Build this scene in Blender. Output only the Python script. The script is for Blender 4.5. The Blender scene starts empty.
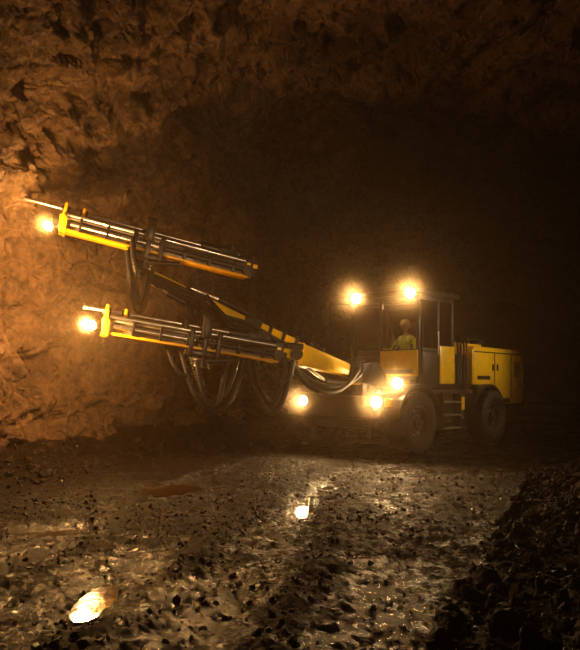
import bpy, bmesh, math, random
import numpy as np
from mathutils import Vector, Matrix, Euler
random.seed(7)
sc = bpy.context.scene
sc.view_settings.view_transform = 'Standard'
try: sc.view_settings.look = 'Medium High Contrast'
except Exception as e: print('look', e)
col = sc.collection
V = Vector

# ------------------------------------------------------------------ materials
def newmat(name):
    m = bpy.data.materials.new(name); m.use_nodes = True
    nt = m.node_tree; nt.nodes.clear()
    o = nt.nodes.new('ShaderNodeOutputMaterial')
    b = nt.nodes.new('ShaderNodeBsdfPrincipled')
    nt.links.new(b.outputs[0], o.inputs[0])
    return m, nt, b
def N(nt, t, **kw):
    n = nt.nodes.new(t)
    for k, v in kw.items():
        if k in n.inputs: n.inputs[k].default_value = v
        else: setattr(n, k, v)
    return n
def ramp(nt, src, stops):
    r = nt.nodes.new('ShaderNodeValToRGB')
    e = r.color_ramp.elements
    while len(e) < len(stops): e.new(0.5)
    for i, (p, c) in enumerate(stops):
        e[i].position = p; e[i].color = (*c, 1) if len(c) == 3 else c
    nt.links.new(src, r.inputs[0]); return r
def g(v): return (v, v, v)

def painted(name, c, dirt=(0.05, 0.03, 0.015), rough=0.38, metal=0.0, amount=0.5, scale=3.0):
    m, nt, b = newmat(name)
    tc = N(nt, 'ShaderNodeTexCoord')
    n1 = N(nt, 'ShaderNodeTexNoise', Scale=scale, Detail=8.0, Roughness=0.7)
    nt.links.new(tc.outputs['Object'], n1.inputs['Vector'])
    r = ramp(nt, n1.outputs[0], [(0.45, g(0)), (0.72, g(amount))])
    mx = N(nt, 'ShaderNodeMix', data_type='RGBA')
    nt.links.new(r.outputs[0], mx.inputs[0])
    mx.inputs[6].default_value = (*c, 1); mx.inputs[7].default_value = (*dirt, 1)
    nt.links.new(mx.outputs[2], b.inputs['Base Color'])
    r2 = ramp(nt, n1.outputs[0], [(0.4, g(rough)), (0.75, g(min(1, rough + 0.35)))])
    nt.links.new(r2.outputs[0], b.inputs['Roughness'])
    b.inputs['Metallic'].default_value = metal
    return m
M_YEL = painted('yellow_paint', (0.95, 0.6, 0.01), amount=0.25, rough=0.22)
M_ORG = painted('orange_yellow_paint', (0.82, 0.42, 0.01), amount=0.45, rough=0.28)
M_BLK = painted('black_paint', (0.014, 0.012, 0.011), dirt=(0.03, 0.02, 0.012), rough=0.32)
M_DRK = painted('dark_steel', (0.05, 0.045, 0.04), rough=0.45, metal=0.6)
M_STL = painted('bright_steel', (0.66, 0.62, 0.56), rough=0.25, metal=1.0, amount=0.3)
M_GRY = painted('grey_metal', (0.26, 0.23, 0.2), rough=0.4, metal=0.5)
M_RIM = painted('wheel_rim_paint', (0.06, 0.048, 0.038), dirt=(0.03, 0.02, 0.014), rough=0.4, metal=0.4)
M_RUB = painted('rubber', (0.013, 0.011, 0.01), dirt=(0.026, 0.018, 0.012), rough=0.6, amount=0.6, scale=5)
M_HOSE = painted('hose_rubber', (0.006, 0.005, 0.005), rough=0.42, amount=0.1)
M_SEAT = painted('seat_fabric', (0.04, 0.04, 0.045), rough=0.8)
M_HIVIS = painted('hi_vis_fabric', (0.45, 0.62, 0.03), rough=0.8, amount=0.15)
M_TROU = painted('trouser_fabric', (0.03, 0.04, 0.07), rough=0.85)
M_SKIN = painted('skin', (0.45, 0.26, 0.18), dirt=(0.3, 0.15, 0.1), rough=0.5, amount=0.2)
M_HELM = painted('helmet_shell', (0.35, 0.26, 0.14), rough=0.3, amount=0.2)
M_REFL = painted('reflective_tape', (0.75, 0.75, 0.72), rough=0.3, amount=0.1)
M_RED = painted('red_lens', (0.5, 0.03, 0.01), rough=0.2, amount=0.1)

def emis(name, c, s):
    m = bpy.data.materials.new(name); m.use_nodes = True
    nt = m.node_tree; nt.nodes.clear()
    o = nt.nodes.new('ShaderNodeOutputMaterial'); e = nt.nodes.new('ShaderNodeEmission')
    e.inputs[0].default_value = (*c, 1); e.inputs[1].default_value = s
    nt.links.new(e.outputs[0], o.inputs[0]); return m
M_LENS = emis('lamp_lens', (1.0, 0.68, 0.34), 300)
M_LENS2 = emis('boom_lamp_lens', (1.0, 0.6, 0.2), 200)
M_LENS3 = emis('fill_light_lens', (1.0, 0.75, 0.5), 15)

def halomat():
    # scattering ball added as a glare halo round each lamp, densest at its centre
    m = bpy.data.materials.new('lamp_mist'); m.use_nodes = True
    nt = m.node_tree; nt.nodes.clear()
    o = nt.nodes.new('ShaderNodeOutputMaterial'); s = N(nt, 'ShaderNodeVolumeScatter', Anisotropy=0.3)
    s.inputs['Color'].default_value = (1.0, 0.78, 0.5, 1)
    tc = N(nt, 'ShaderNodeTexCoord'); ln = N(nt, 'ShaderNodeVectorMath', operation='LENGTH')
    nt.links.new(tc.outputs['Object'], ln.inputs[0])
    mr = N(nt, 'ShaderNodeMapRange', interpolation_type='SMOOTHERSTEP')
    mr.inputs[1].default_value = 0.0; mr.inputs[2].default_value = 0.5; mr.inputs[3].default_value = 0.3; mr.inputs[4].default_value = 0.0
    nt.links.new(ln.outputs['Value'], mr.inputs[0]); nt.links.new(mr.outputs[0], s.inputs['Density'])
    nt.links.new(s.outputs[0], o.inputs['Volume']); return m
M_HALO = halomat()

def glassmat():
    m = bpy.data.materials.new('cab_glass'); m.use_nodes = True
    nt = m.node_tree; nt.nodes.clear()
    o = nt.nodes.new('ShaderNodeOutputMaterial')
    t = N(nt, 'ShaderNodeBsdfTransparent'); t.inputs[0].default_value = (0.8, 0.77, 0.7, 1)
    gl = N(nt, 'ShaderNodeBsdfGlossy'); gl.inputs['Roughness'].default_value = 0.05
    fr = N(nt, 'ShaderNodeFresnel', IOR=1.45)
    mx = N(nt, 'ShaderNodeMixShader')
    nt.links.new(fr.outputs[0], mx.inputs[0]); nt.links.new(t.outputs[0], mx.inputs[1]); nt.links.new(gl.outputs[0], mx.inputs[2])
    nt.links.new(mx.outputs[0], o.inputs[0]); return m
M_GLS = glassmat()

def rockmat(name, c1, c2, c3, rough, spec, bump=0.6, sc1=0.6, fine=9.0, dist=0.08, crack=0.25, wet=None):
    m, nt, b = newmat(name)
    geo = N(nt, 'ShaderNodeNewGeometry')
    P = geo.outputs['Position']
    n1 = N(nt, 'ShaderNodeTexNoise', Scale=sc1, Detail=9.0, Roughness=0.65, Distortion=0.6)
    n2 = N(nt, 'ShaderNodeTexNoise', Scale=fine, Detail=10.0, Roughness=0.7)
    vo = N(nt, 'ShaderNodeTexVoronoi', Scale=fine * 0.45, feature='DISTANCE_TO_EDGE')
    nd = N(nt, 'ShaderNodeTexNoise', Scale=2.0, Detail=4.0)
    mxv = N(nt, 'ShaderNodeMix', data_type='RGBA'); mxv.inputs[0].default_value = 0.12
    for n in (n1, n2, nd): nt.links.new(P, n.inputs['Vector'])
    nt.links.new(P, mxv.inputs[6]); nt.links.new(nd.outputs['Color'], mxv.inputs[7])
    nt.links.new(mxv.outputs[2], vo.inputs['Vector'])
    r = ramp(nt, n1.outputs[0], [(0.3, c1), (0.52, c2), (0.72, c3)])
    r2 = ramp(nt, n2.outputs[0], [(0.33, g(0.22)), (0.62, g(1.0))])
    mx = N(nt, 'ShaderNodeMix', data_type='RGBA', blend_type='MULTIPLY'); mx.inputs[0].default_value = 0.9
    nt.links.new(r.outputs[0], mx.inputs[6]); nt.links.new(r2.outputs[0], mx.inputs[7])
    nt.links.new(mx.outputs[2], b.inputs['Base Color'])
    if wet:
        at = N(nt, 'ShaderNodeAttribute', attribute_name='wetness')   # low ground holds the water
        nw = N(nt, 'ShaderNodeTexNoise', Scale=2.2, Detail=9.0, Roughness=0.85); nt.links.new(P, nw.inputs['Vector'])
        sm_ = N(nt, 'ShaderNodeMath', operation='MULTIPLY_ADD'); sm_.inputs[1].default_value = 0.22
        nt.links.new(at.outputs['Fac'], sm_.inputs[0]); nt.links.new(nw.outputs[0], sm_.inputs[2])
        rr = ramp(nt, sm_.outputs[0], [(0.56, g(rough)), (0.68, g(wet[0]))])
        rs = ramp(nt, sm_.outputs[0], [(0.56, g(spec)), (0.68, g(wet[1]))])
        nt.links.new(rr.outputs[0], b.inputs['Roughness']); nt.links.new(rs.outputs[0], b.inputs['Specular IOR Level'])
    else:
        rr = ramp(nt, n1.outputs[0], [(0.35, g(rough - 0.12)), (0.65, g(rough + 0.12))])
        nt.links.new(rr.outputs[0], b.inputs['Roughness']); b.inputs['Specular IOR Level'].default_value = spec
    rv = ramp(nt, vo.outputs[0], [(0.0, g(0)), (0.12, g(1))])
    ad = N(nt, 'ShaderNodeMath', operation='MULTIPLY_ADD'); ad.inputs[1].default_value = crack
    nt.links.new(rv.outputs[0], ad.inputs[0]); nt.links.new(n2.outputs[0], ad.inputs[2])
    bp = N(nt, 'ShaderNodeBump', Strength=bump, Distance=dist)
    nt.links.new(ad.outputs[0], bp.inputs['Height']); nt.links.new(bp.outputs[0], b.inputs['Normal'])
    return m
M_ROCK = rockmat('tunnel_rock', (0.08, 0.046, 0.027), (0.25, 0.148, 0.08), (0.4, 0.25, 0.14), 0.55, 0.45, bump=1.0, dist=0.28, fine=6.5)
M_RUBBLE = rockmat('rubble_rock', (0.012, 0.008, 0.005), (0.025, 0.016, 0.010), (0.045, 0.029, 0.018), 0.6, 0.2, bump=0.8, fine=16, dist=0.05)
M_GRAVEL = rockmat('wet_gravel', (0.012, 0.008, 0.005), (0.028, 0.018, 0.011), (0.045, 0.03, 0.018), 0.4, 0.35, bump=0.4, fine=16, dist=0.02)
M_FLOOR = rockmat('wet_mud', (0.009, 0.0055, 0.0035), (0.018, 0.011, 0.0065), (0.032, 0.02, 0.0115), 0.6, 0.1, bump=1.0, sc1=0.9, fine=32, dist=0.05, crack=0.08, wet=(0.2, 0.5))
m, nt, b = newmat('muddy_water')
b.inputs['Base Color'].default_value = (0.055, 0.033, 0.016, 1); b.inputs['Roughness'].default_value = 0.12
b.inputs['Specular IOR Level'].default_value = 0.4
nz = N(nt, 'ShaderNodeTexNoise', Scale=16.0, Detail=3.0); bp = N(nt, 'ShaderNodeBump', Strength=0.4, Distance=0.02)
nt.links.new(nz.outputs[0], bp.inputs['Height']); nt.links.new(bp.outputs[0], b.inputs['Normal'])
M_WATER = m

# ------------------------------------------------------------------ part builder
class Part:
    def __init__(s, name):
        s.name = name; s.bm = bmesh.new(); s.mats = []
    def mi(s, mat):
        if mat not in s.mats: s.mats.append(mat)
        return s.mats.index(mat)
    def add(s, tb, mat, M=None, fn=None):
        i = s.mi(mat) if mat else 0
        for f in tb.faces:
            f.material_index = fn(f.calc_center_median()) if fn else i
        if M is not None: tb.transform(M)
        bmesh.ops.recalc_face_normals(tb, faces=tb.faces)
        me = bpy.data.meshes.new('t'); tb.to_mesh(me); tb.free()
        s.bm.from_mesh(me); bpy.data.meshes.remove(me)
    def box(s, c, sz, mat, rot=None, bev=0.012, M=None):
        tb = bmesh.new(); bmesh.ops.create_cube(tb, size=1.0)
        tb.transform(Matrix.Diagonal((*sz, 1)))
        if bev: 
            bv = min(bev, min(sz) * 0.3)
            bmesh.ops.bevel(tb, geom=tb.edges[:], offset=bv, segments=2, affect='EDGES', profile=0.5)
        T = Matrix.Translation(c)
        if rot: T = T @ Euler(rot).to_matrix().to_4x4()
        if M is not None: T = M @ T
        s.add(tb, mat, T)
    def bb(s, a, b_, mat, bev=0.012, M=None):
        a = V(a); b_ = V(b_)
        s.box((a + b_) / 2, [abs(x) for x in (b_ - a)], mat, bev=bev, M=M)
    def cyl(s, p0, p1, r, mat, r2=None, seg=20, M=None, bev=0.0):
        p0 = V(p0); p1 = V(p1); d = p1 - p0
        tb = bmesh.new()
        bmesh.ops.create_cone(tb, cap_ends=True, segments=seg, radius1=r, radius2=r if r2 is None else r2, depth=d.length)
        T = Matrix.Translation((p0 + p1) / 2) @ d.to_track_quat('Z', 'Y').to_matrix().to_4x4()
        if M is not None: T = M @ T
        s.add(tb, mat, T)
    def prism(s, pts, y0, y1, mat, bev=0.01, M=None):
        tb = bmesh.new()
        a = [tb.verts.new((p[0], y0, p[1])) for p in pts]
        b_ = [tb.verts.new((p[0], y1, p[1])) for p in pts]
        tb.faces.new(a); tb.faces.new(b_[::-1])
        n = len(pts)
        for i in range(n): tb.faces.new((a[i], b_[i], b_[(i + 1) % n], a[(i + 1) % n]))
        bmesh.ops.recalc_face_normals(tb, faces=tb.faces)
        if bev: bmesh.ops.bevel(tb, geom=tb.edges[:], offset=bev, segments=2, affect='EDGES', profile=0.5)
        s.add(tb, mat, M)
    def beam(s, p0, p1, s0, s1, mat, bev=0.015, up=V((0, 0, 1))):
        p0 = V(p0); p1 = V(p1); x = (p1 - p0).normalized(); y = up.cross(x).normalized(); z = x.cross(y)
        tb = bmesh.new(); vs = []
        for p, sz in ((p0, s0), (p1, s1)):
            for a, c in ((-1, -1), (1, -1), (1, 1), (-1, 1)):
                vs.append(tb.verts.new(p + y * a * sz[0] / 2 + z * c * sz[1] / 2))
        for f in ((0, 1, 2, 3), (7, 6, 5, 4), (0, 4, 5, 1), (1, 5, 6, 2), (2, 6, 7, 3), (3, 7, 4, 0)):
            tb.faces.new([vs[i] for i in f])
        bmesh.ops.recalc_face_normals(tb, faces=tb.faces)
        if bev: bmesh.ops.bevel(tb, geom=tb.edges[:], offset=bev, segments=2, affect='EDGES', profile=0.5)
        s.add(tb, mat)
    def lathe(s, prof, M, mat, seg=40):
        tb = bmesh.new(); rings = []
        for r, h in prof:
            rings.append([tb.verts.new((r * math.cos(2 * math.pi * k / seg), r * math.sin(2 * math.pi * k / seg), h)) for k in range(seg)])
        for a, b_ in zip(rings, rings[1:]):
            for k in range(seg): tb.faces.new((a[k], a[(k + 1) % seg], b_[(k + 1) % seg], b_[k]))
        s.add(tb, mat, M)
    def tube(s, pts, r, mat, rib=False, seg=12, step=None):
        P = [V(p) for p in pts]
        P = [P[0] * 2 - P[1]] + P + [P[-1] * 2 - P[-2]]
        out = []
        for i in range(1, len(P) - 2):
            a, b_, c, d = P[i - 1:i + 3]
            n = max(4, int((c - b_).length / (step or (0.011 if rib else 0.04))))
            for k in range(n):
                t = k / n
                out.append(0.5 * ((2 * b_) + (c - a) * t + (2 * a - 5 * b_ + 4 * c - d) * t * t + (3 * b_ - a - 3 * c + d) * t ** 3))
        out.append(P[-2])
        tb = bmesh.new(); rings = []; nrm = None
        for i, p in enumerate(out):
            tn = (out[min(i + 1, len(out) - 1)] - out[max(i - 1, 0)]).normalized()
            if nrm is None: nrm = tn.orthogonal().normalized()
            nrm = (nrm - tn * nrm.dot(tn)).normalized(); bn = tn.cross(nrm)
            rr = r * (1.0 if (not rib or (i // 2) % 2) else 0.9)
            rings.append([tb.verts.new(p + (nrm * math.cos(2 * math.pi * k / seg) + bn * math.sin(2 * math.pi * k / seg)) * rr) for k in range(seg)])
        for a, b_ in zip(rings, rings[1:]):
            for k in range(seg): tb.faces.new((a[k], a[(k + 1) % seg], b_[(k + 1) % seg], b_[k]))
        tb.faces.new(rings[0]); tb.faces.new(rings[-1])
        s.add(tb, mat)
    def skin(s, vs, es, rad, root, fn_mat, lvl=2):
        tb = bmesh.new(); ly = tb.verts.layers.skin.verify()
        bv = [tb.verts.new(v) for v in vs]
        for v, r in zip(bv, rad):
            v[ly].radius = (r, r) if not isinstance(r, tuple) else r
        bv[root][ly].use_root = True
        for a, b_ in es: tb.edges.new((bv[a], bv[b_]))
        me = bpy.data.meshes.new('sk'); tb.to_mesh(me); tb.free()
        ob = bpy.data.objects.new('sk', me); col.objects.link(ob)
        ob.modifiers.new('s', 'SKIN'); q = ob.modifiers.new('u', 'SUBSURF'); q.levels = lvl; q.render_levels = lvl
        dg = bpy.context.evaluated_depsgraph_get(); dg.update()
        ev = ob.evaluated_get(dg); m2 = bpy.data.meshes.new_from_object(ev)
        t2 = bmesh.new(); t2.from_mesh(m2)
        bpy.data.objects.remove(ob); bpy.data.meshes.remove(me); bpy.data.meshes.remove(m2)
        if callable(fn_mat): s.add(t2, None, None, fn_mat)
        else: s.add(t2, fn_mat)
    def done(s, parent=None, world=False, M=None, ang=38):
        me = bpy.data.meshes.new(s.name); s.bm.to_mesh(me); s.bm.free()
        for m in s.mats: me.materials.append(m)
        me.polygons.foreach_set('use_smooth', [True] * len(me.polygons))
        me.set_sharp_from_angle(angle=math.radians(ang))
        ob = bpy.data.objects.new(s.name, me); col.objects.link(ob)
        if parent:
            ob.parent = parent
            if world: ob.matrix_parent_inverse = MW.inverted()
        elif M is not None: ob.matrix_world = M
        return ob

# ------------------------------------------------------------------ machine frame
ang = math.atan2(-0.742, -0.67)
MW = Matrix.Translation((1.434, 13.737, 0)) @ Matrix.Rotation(ang, 4, 'Z')
jumbo = bpy.data.objects.new('drilling_jumbo', None); col.objects.link(jumbo); jumbo.matrix_world = MW

def light(name, kind, loc, energy, color, parent=None, world=True, radius=0.06, target=None, spot=None, blend=0.6):
    l = bpy.data.lights.new(name, kind); l.energy = energy; l.color = color; l.shadow_soft_size = radius
    if kind == 'SPOT': l.spot_size = math.radians(spot); l.spot_blend = blend
    o = bpy.data.objects.new(name, l); col.objects.link(o)
    loc = V(loc)
    R = Matrix.Identity(4)
    if target is not None: R = (V(target) - loc).to_track_quat('-Z', 'Y').to_matrix().to_4x4()
    if parent:
        o.parent = parent
        if world: o.matrix_parent_inverse = MW.inverted()
    o.matrix_basis = Matrix.Translation(loc) @ R
    return o
def glare_halo(name, loc, world, sc_=1.0):  # sphere of scattering volume that imitates lamp glare
    tb = bmesh.new(); bmesh.ops.create_icosphere(tb, subdivisions=3, radius=0.52)
    me = bpy.data.meshes.new(name); tb.to_mesh(me); tb.free(); me.materials.append(M_HALO)
    o = bpy.data.objects.new(name, me); col.objects.link(o); o.parent = jumbo
    if world: o.matrix_parent_inverse = MW.inverted()
    o.location = loc; o.scale = (sc_,) * 3

# ------------------------------------------------------------------ wheels
def wheel(name, x, y, side):
    p = Part(name); R = 0.6; w = 0.21
    M = Matrix.Translation((x, y, R)) @ Matrix.Rotation(math.radians(-90 * side), 4, 'X')
    prof = [(0.33, -w * 0.8), (0.37, -w * 0.98), (0.46, -w * 1.05), (0.54, -w), (0.575, -w * 0.85), (0.58, 0), (0.575, w * 0.85), (0.54, w), (0.46, w * 1.05), (0.37, w * 0.98), (0.33, w * 0.8), (0.32, 0), (0.33, -w * 0.8)]
    p.lathe(prof, M, M_RUB, 48)
    for k in range(24):
        for sg in (-1, 1):
            a = 2 * math.pi * (k + (0.5 if sg > 0 else 0)) / 24
            T = M @ Matrix.Rotation(a, 4, 'Z') @ Matrix.Translation((0.578, 0, sg * 0.1)) @ Matrix.Rotation(sg * 0.45, 4, 'X')
            p.box((0, 0, 0), (0.045, 0.06, 0.22), M_RUB, bev=0.008, M=T)
    p.lathe([(0.33, -0.17), (0.34, 0.17), (0.315, 0.18), (0.29, 0.15), (0.27, 0.08), (0.2, 0.05), (0.17, 0.1), (0.12, 0.11), (0.11, 0.17), (0.0, 0.18)], M, M_RIM, 40)
    for k in range(10):
        a = 2 * math.pi * k / 10
        q = M @ V((0.235 * math.cos(a), 0.235 * math.sin(a), 0.05)); q2 = M @ V((0.235 * math.cos(a), 0.235 * math.sin(a), 0.1))
        p.cyl(q, q2, 0.018, M_STL, seg=6)
    p.cyl(M @ V((0, 0, 0.15)), M @ V((0, 0, 0.2)), 0.06, M_DRK)
    return p.done(jumbo)
wheel('wheel_1', 0, 1.1, 1); wheel('wheel_2', 0, -1.1, -1)
wheel('wheel_3', -3.0, 1.1, 1); wheel('wheel_4', -3.0, -1.1, -1)

# ------------------------------------------------------------------ chassis
p = Part('chassis')
p.bb((-4.8, -0.5, 0.5), (0.75, 0.5, 1.1), M_BLK, 0.03)
p.cyl((0, -1.0, 0.6), (0, 1.0, 0.6), 0.13, M_DRK); p.cyl((-3, -1.0, 0.6), (-3, 1.0, 0.6), 0.13, M_DRK)
p.bb((-0.22, -0.3, 0.4), (0.22, 0.3, 0.8), M_DRK, 0.05); p.bb((-3.22, -0.3, 0.4), (-2.78, 0.3, 0.8), M_DRK, 0.05)
p.prism([(0.5, 0.6), (0.98, 0.7), (0.98, 1.12), (0.7, 1.24), (0.5, 1.24)], -0.78, 0.92, M_BLK, 0.02)
for y in (-0.5, -0.25, 0.0, 0.25, 0.5): p.cyl((0.97, y, 0.9), (0.99, y, 0.9), 0.018, M_BLK, seg=6)
for sy in (-1, 1):
    o = []; 
    for k in range(13):
        a = math.radians(10 + 160 * k / 12); o.append((0.76 * math.cos(a), 0.6 + 0.72 * math.sin(a)))
    i_ = [(x * 0.94, 0.6 + (z - 0.6) * 0.94) for x, z in o][::-1]
    p.prism(o + i_, sy * 0.86, sy * 1.32, M_BLK, 0.006)
    p.prism([(x - 3.0, z) for x, z in o + i_], sy * 0.9, sy * 1.2, M_BLK, 0.006)
    p.bb((0.62, sy * 0.58, 0.5), (0.86, sy * 0.78, 1.3), M_BLK, 0.02)
    p.cyl((0.74, sy * 0.68, 0.3), (0.74, sy * 0.68, 0.6), 0.06, M_DRK)
    p.cyl((0.74, sy * 0.68, 0.24), (0.74, sy * 0.68, 0.3), 0.16, M_DRK)
    p.bb((-4.75, sy * 0.6, 0.5), (-4.5, sy * 0.8, 1.2), M_BLK, 0.02)
    p.cyl((-4.62, sy * 0.7, 0.28), (-4.62, sy * 0.7, 0.6), 0.06, M_DRK)
    p.cyl((-4.62, sy * 0.7, 0.22), (-4.62, sy * 0.7, 0.28), 0.15, M_DRK)
p.bb((-0.4, -1.0, 1.18), (0.72, 0.95, 1.26), M_BLK, 0.01)
p.bb((-0.36, -0.95, 1.26), (0.2, -0.35, 1.62), M_DRK, 0.03)
p.bb((-0.3, -0.9, 1.62), (0.14, -0.4, 1.68), M_YEL, 0.015)
for k in range(5): p.bb((0.2, -0.9 + k * 0.11, 1.3), (0.22, -0.83 + k * 0.11, 1.58), M_BLK, 0.005)
p.bb((-2.25, 0.5, 0.55), (-0.85, 0.98, 1.12), M_BLK, 0.03)
p.bb((-2.2, -0.98, 0.5), (-0.8, -0.5, 1.2), M_BLK, 0.03)
p.bb((-2.35, 0.6, 1.12), (-0.4, 1.12, 1.2), M_DRK, 0.01)
for k, z in enumerate((0.42, 0.68, 0.94)):
    p.bb((-1.75, 0.98, z), (-1.05, 1.2, z + 0.035), M_GRY, 0.006)
for x in (-1.75, -1.05): p.bb((x - 0.02, 1.0, 0.4), (x + 0.02, 1.18, 1.15), M_DRK, 0.005)
p.bb((-2.2, 0.98, 0.78), (-1.85, 1.02, 1.05), M_YEL, 0.008)
p.bb((-0.98, 0.97, 0.7), (-0.9, 1.0, 0.9), M_ORG, 0.005)
for k in range(6): p.cyl((-2.15 + k * 0.05, 0.99, 0.62), (-2.15 + k * 0.05, 1.03, 0.62), 0.014, M_STL, seg=8)
p.done(jumbo)

p = Part('boom_turret')
p.bb((0.62, -0.32, 1.1), (1.0, 0.72, 1.34), M_BLK, 0.03)
for y in (-0.12, 0.5):
    p.cyl((0.92, y, 1.2), (0.92, y, 1.78), 0.13, M_DRK); p.cyl((0.92, y, 1.3), (0.92, y, 1.34), 0.19, M_YEL)
    p.cyl((0.92, y, 1.72), (0.92, y, 1.76), 0.17, M_BLK)
    p.bb((0.55, y - 0.11, 1.3), (0.85, y + 0.11, 1.7), M_BLK, 0.03)
p.prism([(0.1, 1.26), (0.6, 1.26), (0.6, 1.7), (0.35, 1.72), (0.1, 1.5)], 0.3, 0.62, M_DRK, 0.02)
p.done(jumbo)

# ------------------------------------------------------------------ cab
p = Part('cab')
xf, xr, yl, yr, zb, zw, zt = -0.4, -1.75, 1.02, -0.6, 1.25, 1.97, 3.03
p.bb((xr, yr, zb), (xf, yl, zb + 0.1), M_BLK)
for (x, y) in ((xf, yl), (xf, yr), (xr, yl), (xr, yr)):
    sx = -1 if x == xf else 1; sy = -1 if y == yl else 1
    p.bb((x, y, zb), (x + sx * 0.075, y + sy * 0.075, zt), M_BLK, 0.015)
p.bb((xf, 0.10, zb), (xf - 0.06, 0.16, zt), M_BLK, 0.012)
p.bb((xf, yr, 2.93), (xf - 0.07, yl, zt), M_BLK); p.bb((xr, yr, 2.93), (xr + 0.07, yl, zt), M_BLK)
p.bb((xr, yl, 2.95), (xf, yl - 0.07, zt), M_BLK); p.bb((xr, yr, 2.95), (xf, yr + 0.07, zt), M_BLK)
p.bb((xf + 0.025, 0.13, 1.47), (xf - 0.04, yl - 0.02, zw), M_YEL, 0.02)
p.bb((xf + 0.01, yr + 0.02, 1.36), (xf - 0.04, 0.12, zw - 0.1), M_BLK, 0.02)
p.bb((xf + 0.028, 0.2, 1.52), (xf + 0.034, 0.9, 1.6), M_BLK, 0.002)
p.bb((xr, yr, 1.3), (xr + 0.05, yl, 2.0), M_BLK); p.bb((xr, yr, 1.3), (xf, yr + 0.05, 2.0), M_BLK)
xm = -1.12
p.bb((xm + 0.04, yl + 0.01, zb), (xm - 0.04, yl - 0.06, zt), M_BLK)
p.bb((xf - 0.07, yl + 0.012, 1.3), (xm + 0.04, yl - 0.04, 1.95), M_BLK, 0.015)
p.bb((xf - 0.12, yl + 0.02, 1.95), (xm + 0.05, yl - 0.03, 2.02), M_DRK, 0.01)
p.bb((xf - 0.14, yl + 0.022, 1.42), (xm + 0.1, yl + 0.0, 1.86), M_DRK, 0.01)
p.bb((xm - 0.04, yl + 0.02, 1.32), (xr + 0.01, yl - 0.04, 2.08), M_YEL, 0.015)
p.cyl((xm + 0.1, yl + 0.06, 1.9), (xm + 0.1, yl + 0.06, 2.35), 0.013, M_STL)
p.cyl((xf - 0.02, yl + 0.06, 1.5), (xf - 0.02, yl + 0.06, 2.5), 0.014, M_DRK)
for z in (1.55, 2.6): p.cyl((xf - 0.03, yl + 0.0, z), (xf - 0.03, yl + 0.0, z + 0.12), 0.03, M_DRK)
p.prism([(-0.26, 3.03), (-0.24, 3.08), (-0.34, 3.14), (-1.75, 3.15), (-1.85, 3.1), (-1.85, 3.03)], -0.68, 1.1, M_BLK, 0.012)
p.bb((-1.6, -0.45, 3.15), (-0.9, 0.4, 3.2), M_DRK, 0.02)
for y in (-0.32, 0.95):
    p.bb((-0.3, y - 0.03, 2.96), (-0.24, y + 0.03, 3.06), M_DRK, 0.005)
for a, b_ in (((xf - 0.03, 0.16, zw), (xf - 0.022, yl - 0.07, 2.93)), ((xf - 0.03, yr + 0.07, zw - 0.1), (xf - 0.022, 0.10, 2.93)),
              ((xf - 0.07, yl - 0.02, 2.02), (xm + 0.04, yl - 0.012, 2.95)), ((xm - 0.04, yl - 0.02, 2.08), (xr + 0.07, yl - 0.012, 2.95)),
              ((xr + 0.02, yr + 0.07, 2.0), (xr + 0.028, yl - 0.07, 2.93)), ((xr + 0.07, yr + 0.02, 2.0), (xf - 0.07, yr + 0.028, 2.95))):
    p.bb(a, b_, M_GLS, 0)
p.cyl((xf + 0.02, 0.6, 1.98), (xf + 0.02, 0.35, 2.5), 0.008, M_BLK); p.cyl((xf + 0.015, 0.45, 2.2), (xf + 0.015, 0.28, 2.75), 0.01, M_BLK)
p.bb((-1.45, -0.05, 1.35), (-1.0, 0.45, 1.62), M_DRK, 0.03)
p.bb((-1.5, -0.07, 1.62), (-0.95, 0.47, 1.76), M_SEAT, 0.05)
p.box((-1.47, 0.2, 2.08), (0.13, 0.46, 0.68), M_SEAT, rot=(0, -0.15, 0), bev=0.05)
p.box((-1.54, 0.2, 2.52), (0.1, 0.26, 0.18), M_SEAT, rot=(0, -0.15, 0), bev=0.04)
for y in (-0.14, 0.54):
    p.bb((-1.4, y - 0.05, 1.7), (-0.85, y + 0.05, 1.93), M_BLK, 0.03)
    p.cyl((-0.93, y, 1.92), (-0.9, y, 2.04), 0.012, M_STL); 
    p.cyl((-0.9, y, 2.03), (-0.895, y, 2.12), 0.022, M_BLK)
p.bb((-0.62, -0.5, 1.4), (-0.47, 0.9, 2.0), M_BLK, 0.03)
p.box((-0.6, -0.2, 2.15), (0.05, 0.34, 0.26), M_BLK, rot=(0, -0.3, 0))
p.cyl((-0.6, 0.25, 1.95), (-0.75, 0.25, 2.1), 0.02, M_DRK)
p.tube([(-0.35, -0.62, 2.95), (-0.1, -0.85, 2.95), (-0.05, -0.95, 2.8)], 0.014, M_DRK)
p.box((-0.05, -0.98, 2.68), (0.05, 0.2, 0.34), M_BLK, rot=(0, 0, 0.3), bev=0.02)
p.tube([(-0.35, 1.05, 2.9), (-0.15, 1.2, 2.9), (-0.12, 1.25, 2.8)], 0.012, M_DRK)
p.cyl((-1.7, 0.9, 3.14), (-1.7, 0.9, 3.2), 0.03, M_DRK)
p.cyl((-0.75, 0.2, 2.99), (-0.75, 0.2, 3.03), 0.06, M_GRY)
p.done(jumbo)
light('cab_fill_light', 'POINT', (-0.75, 0.2, 2.93), 10, (1.0, 0.7, 0.4), jumbo, False, 0.05)  # added fill light to make the cab interior and operator visible

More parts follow.
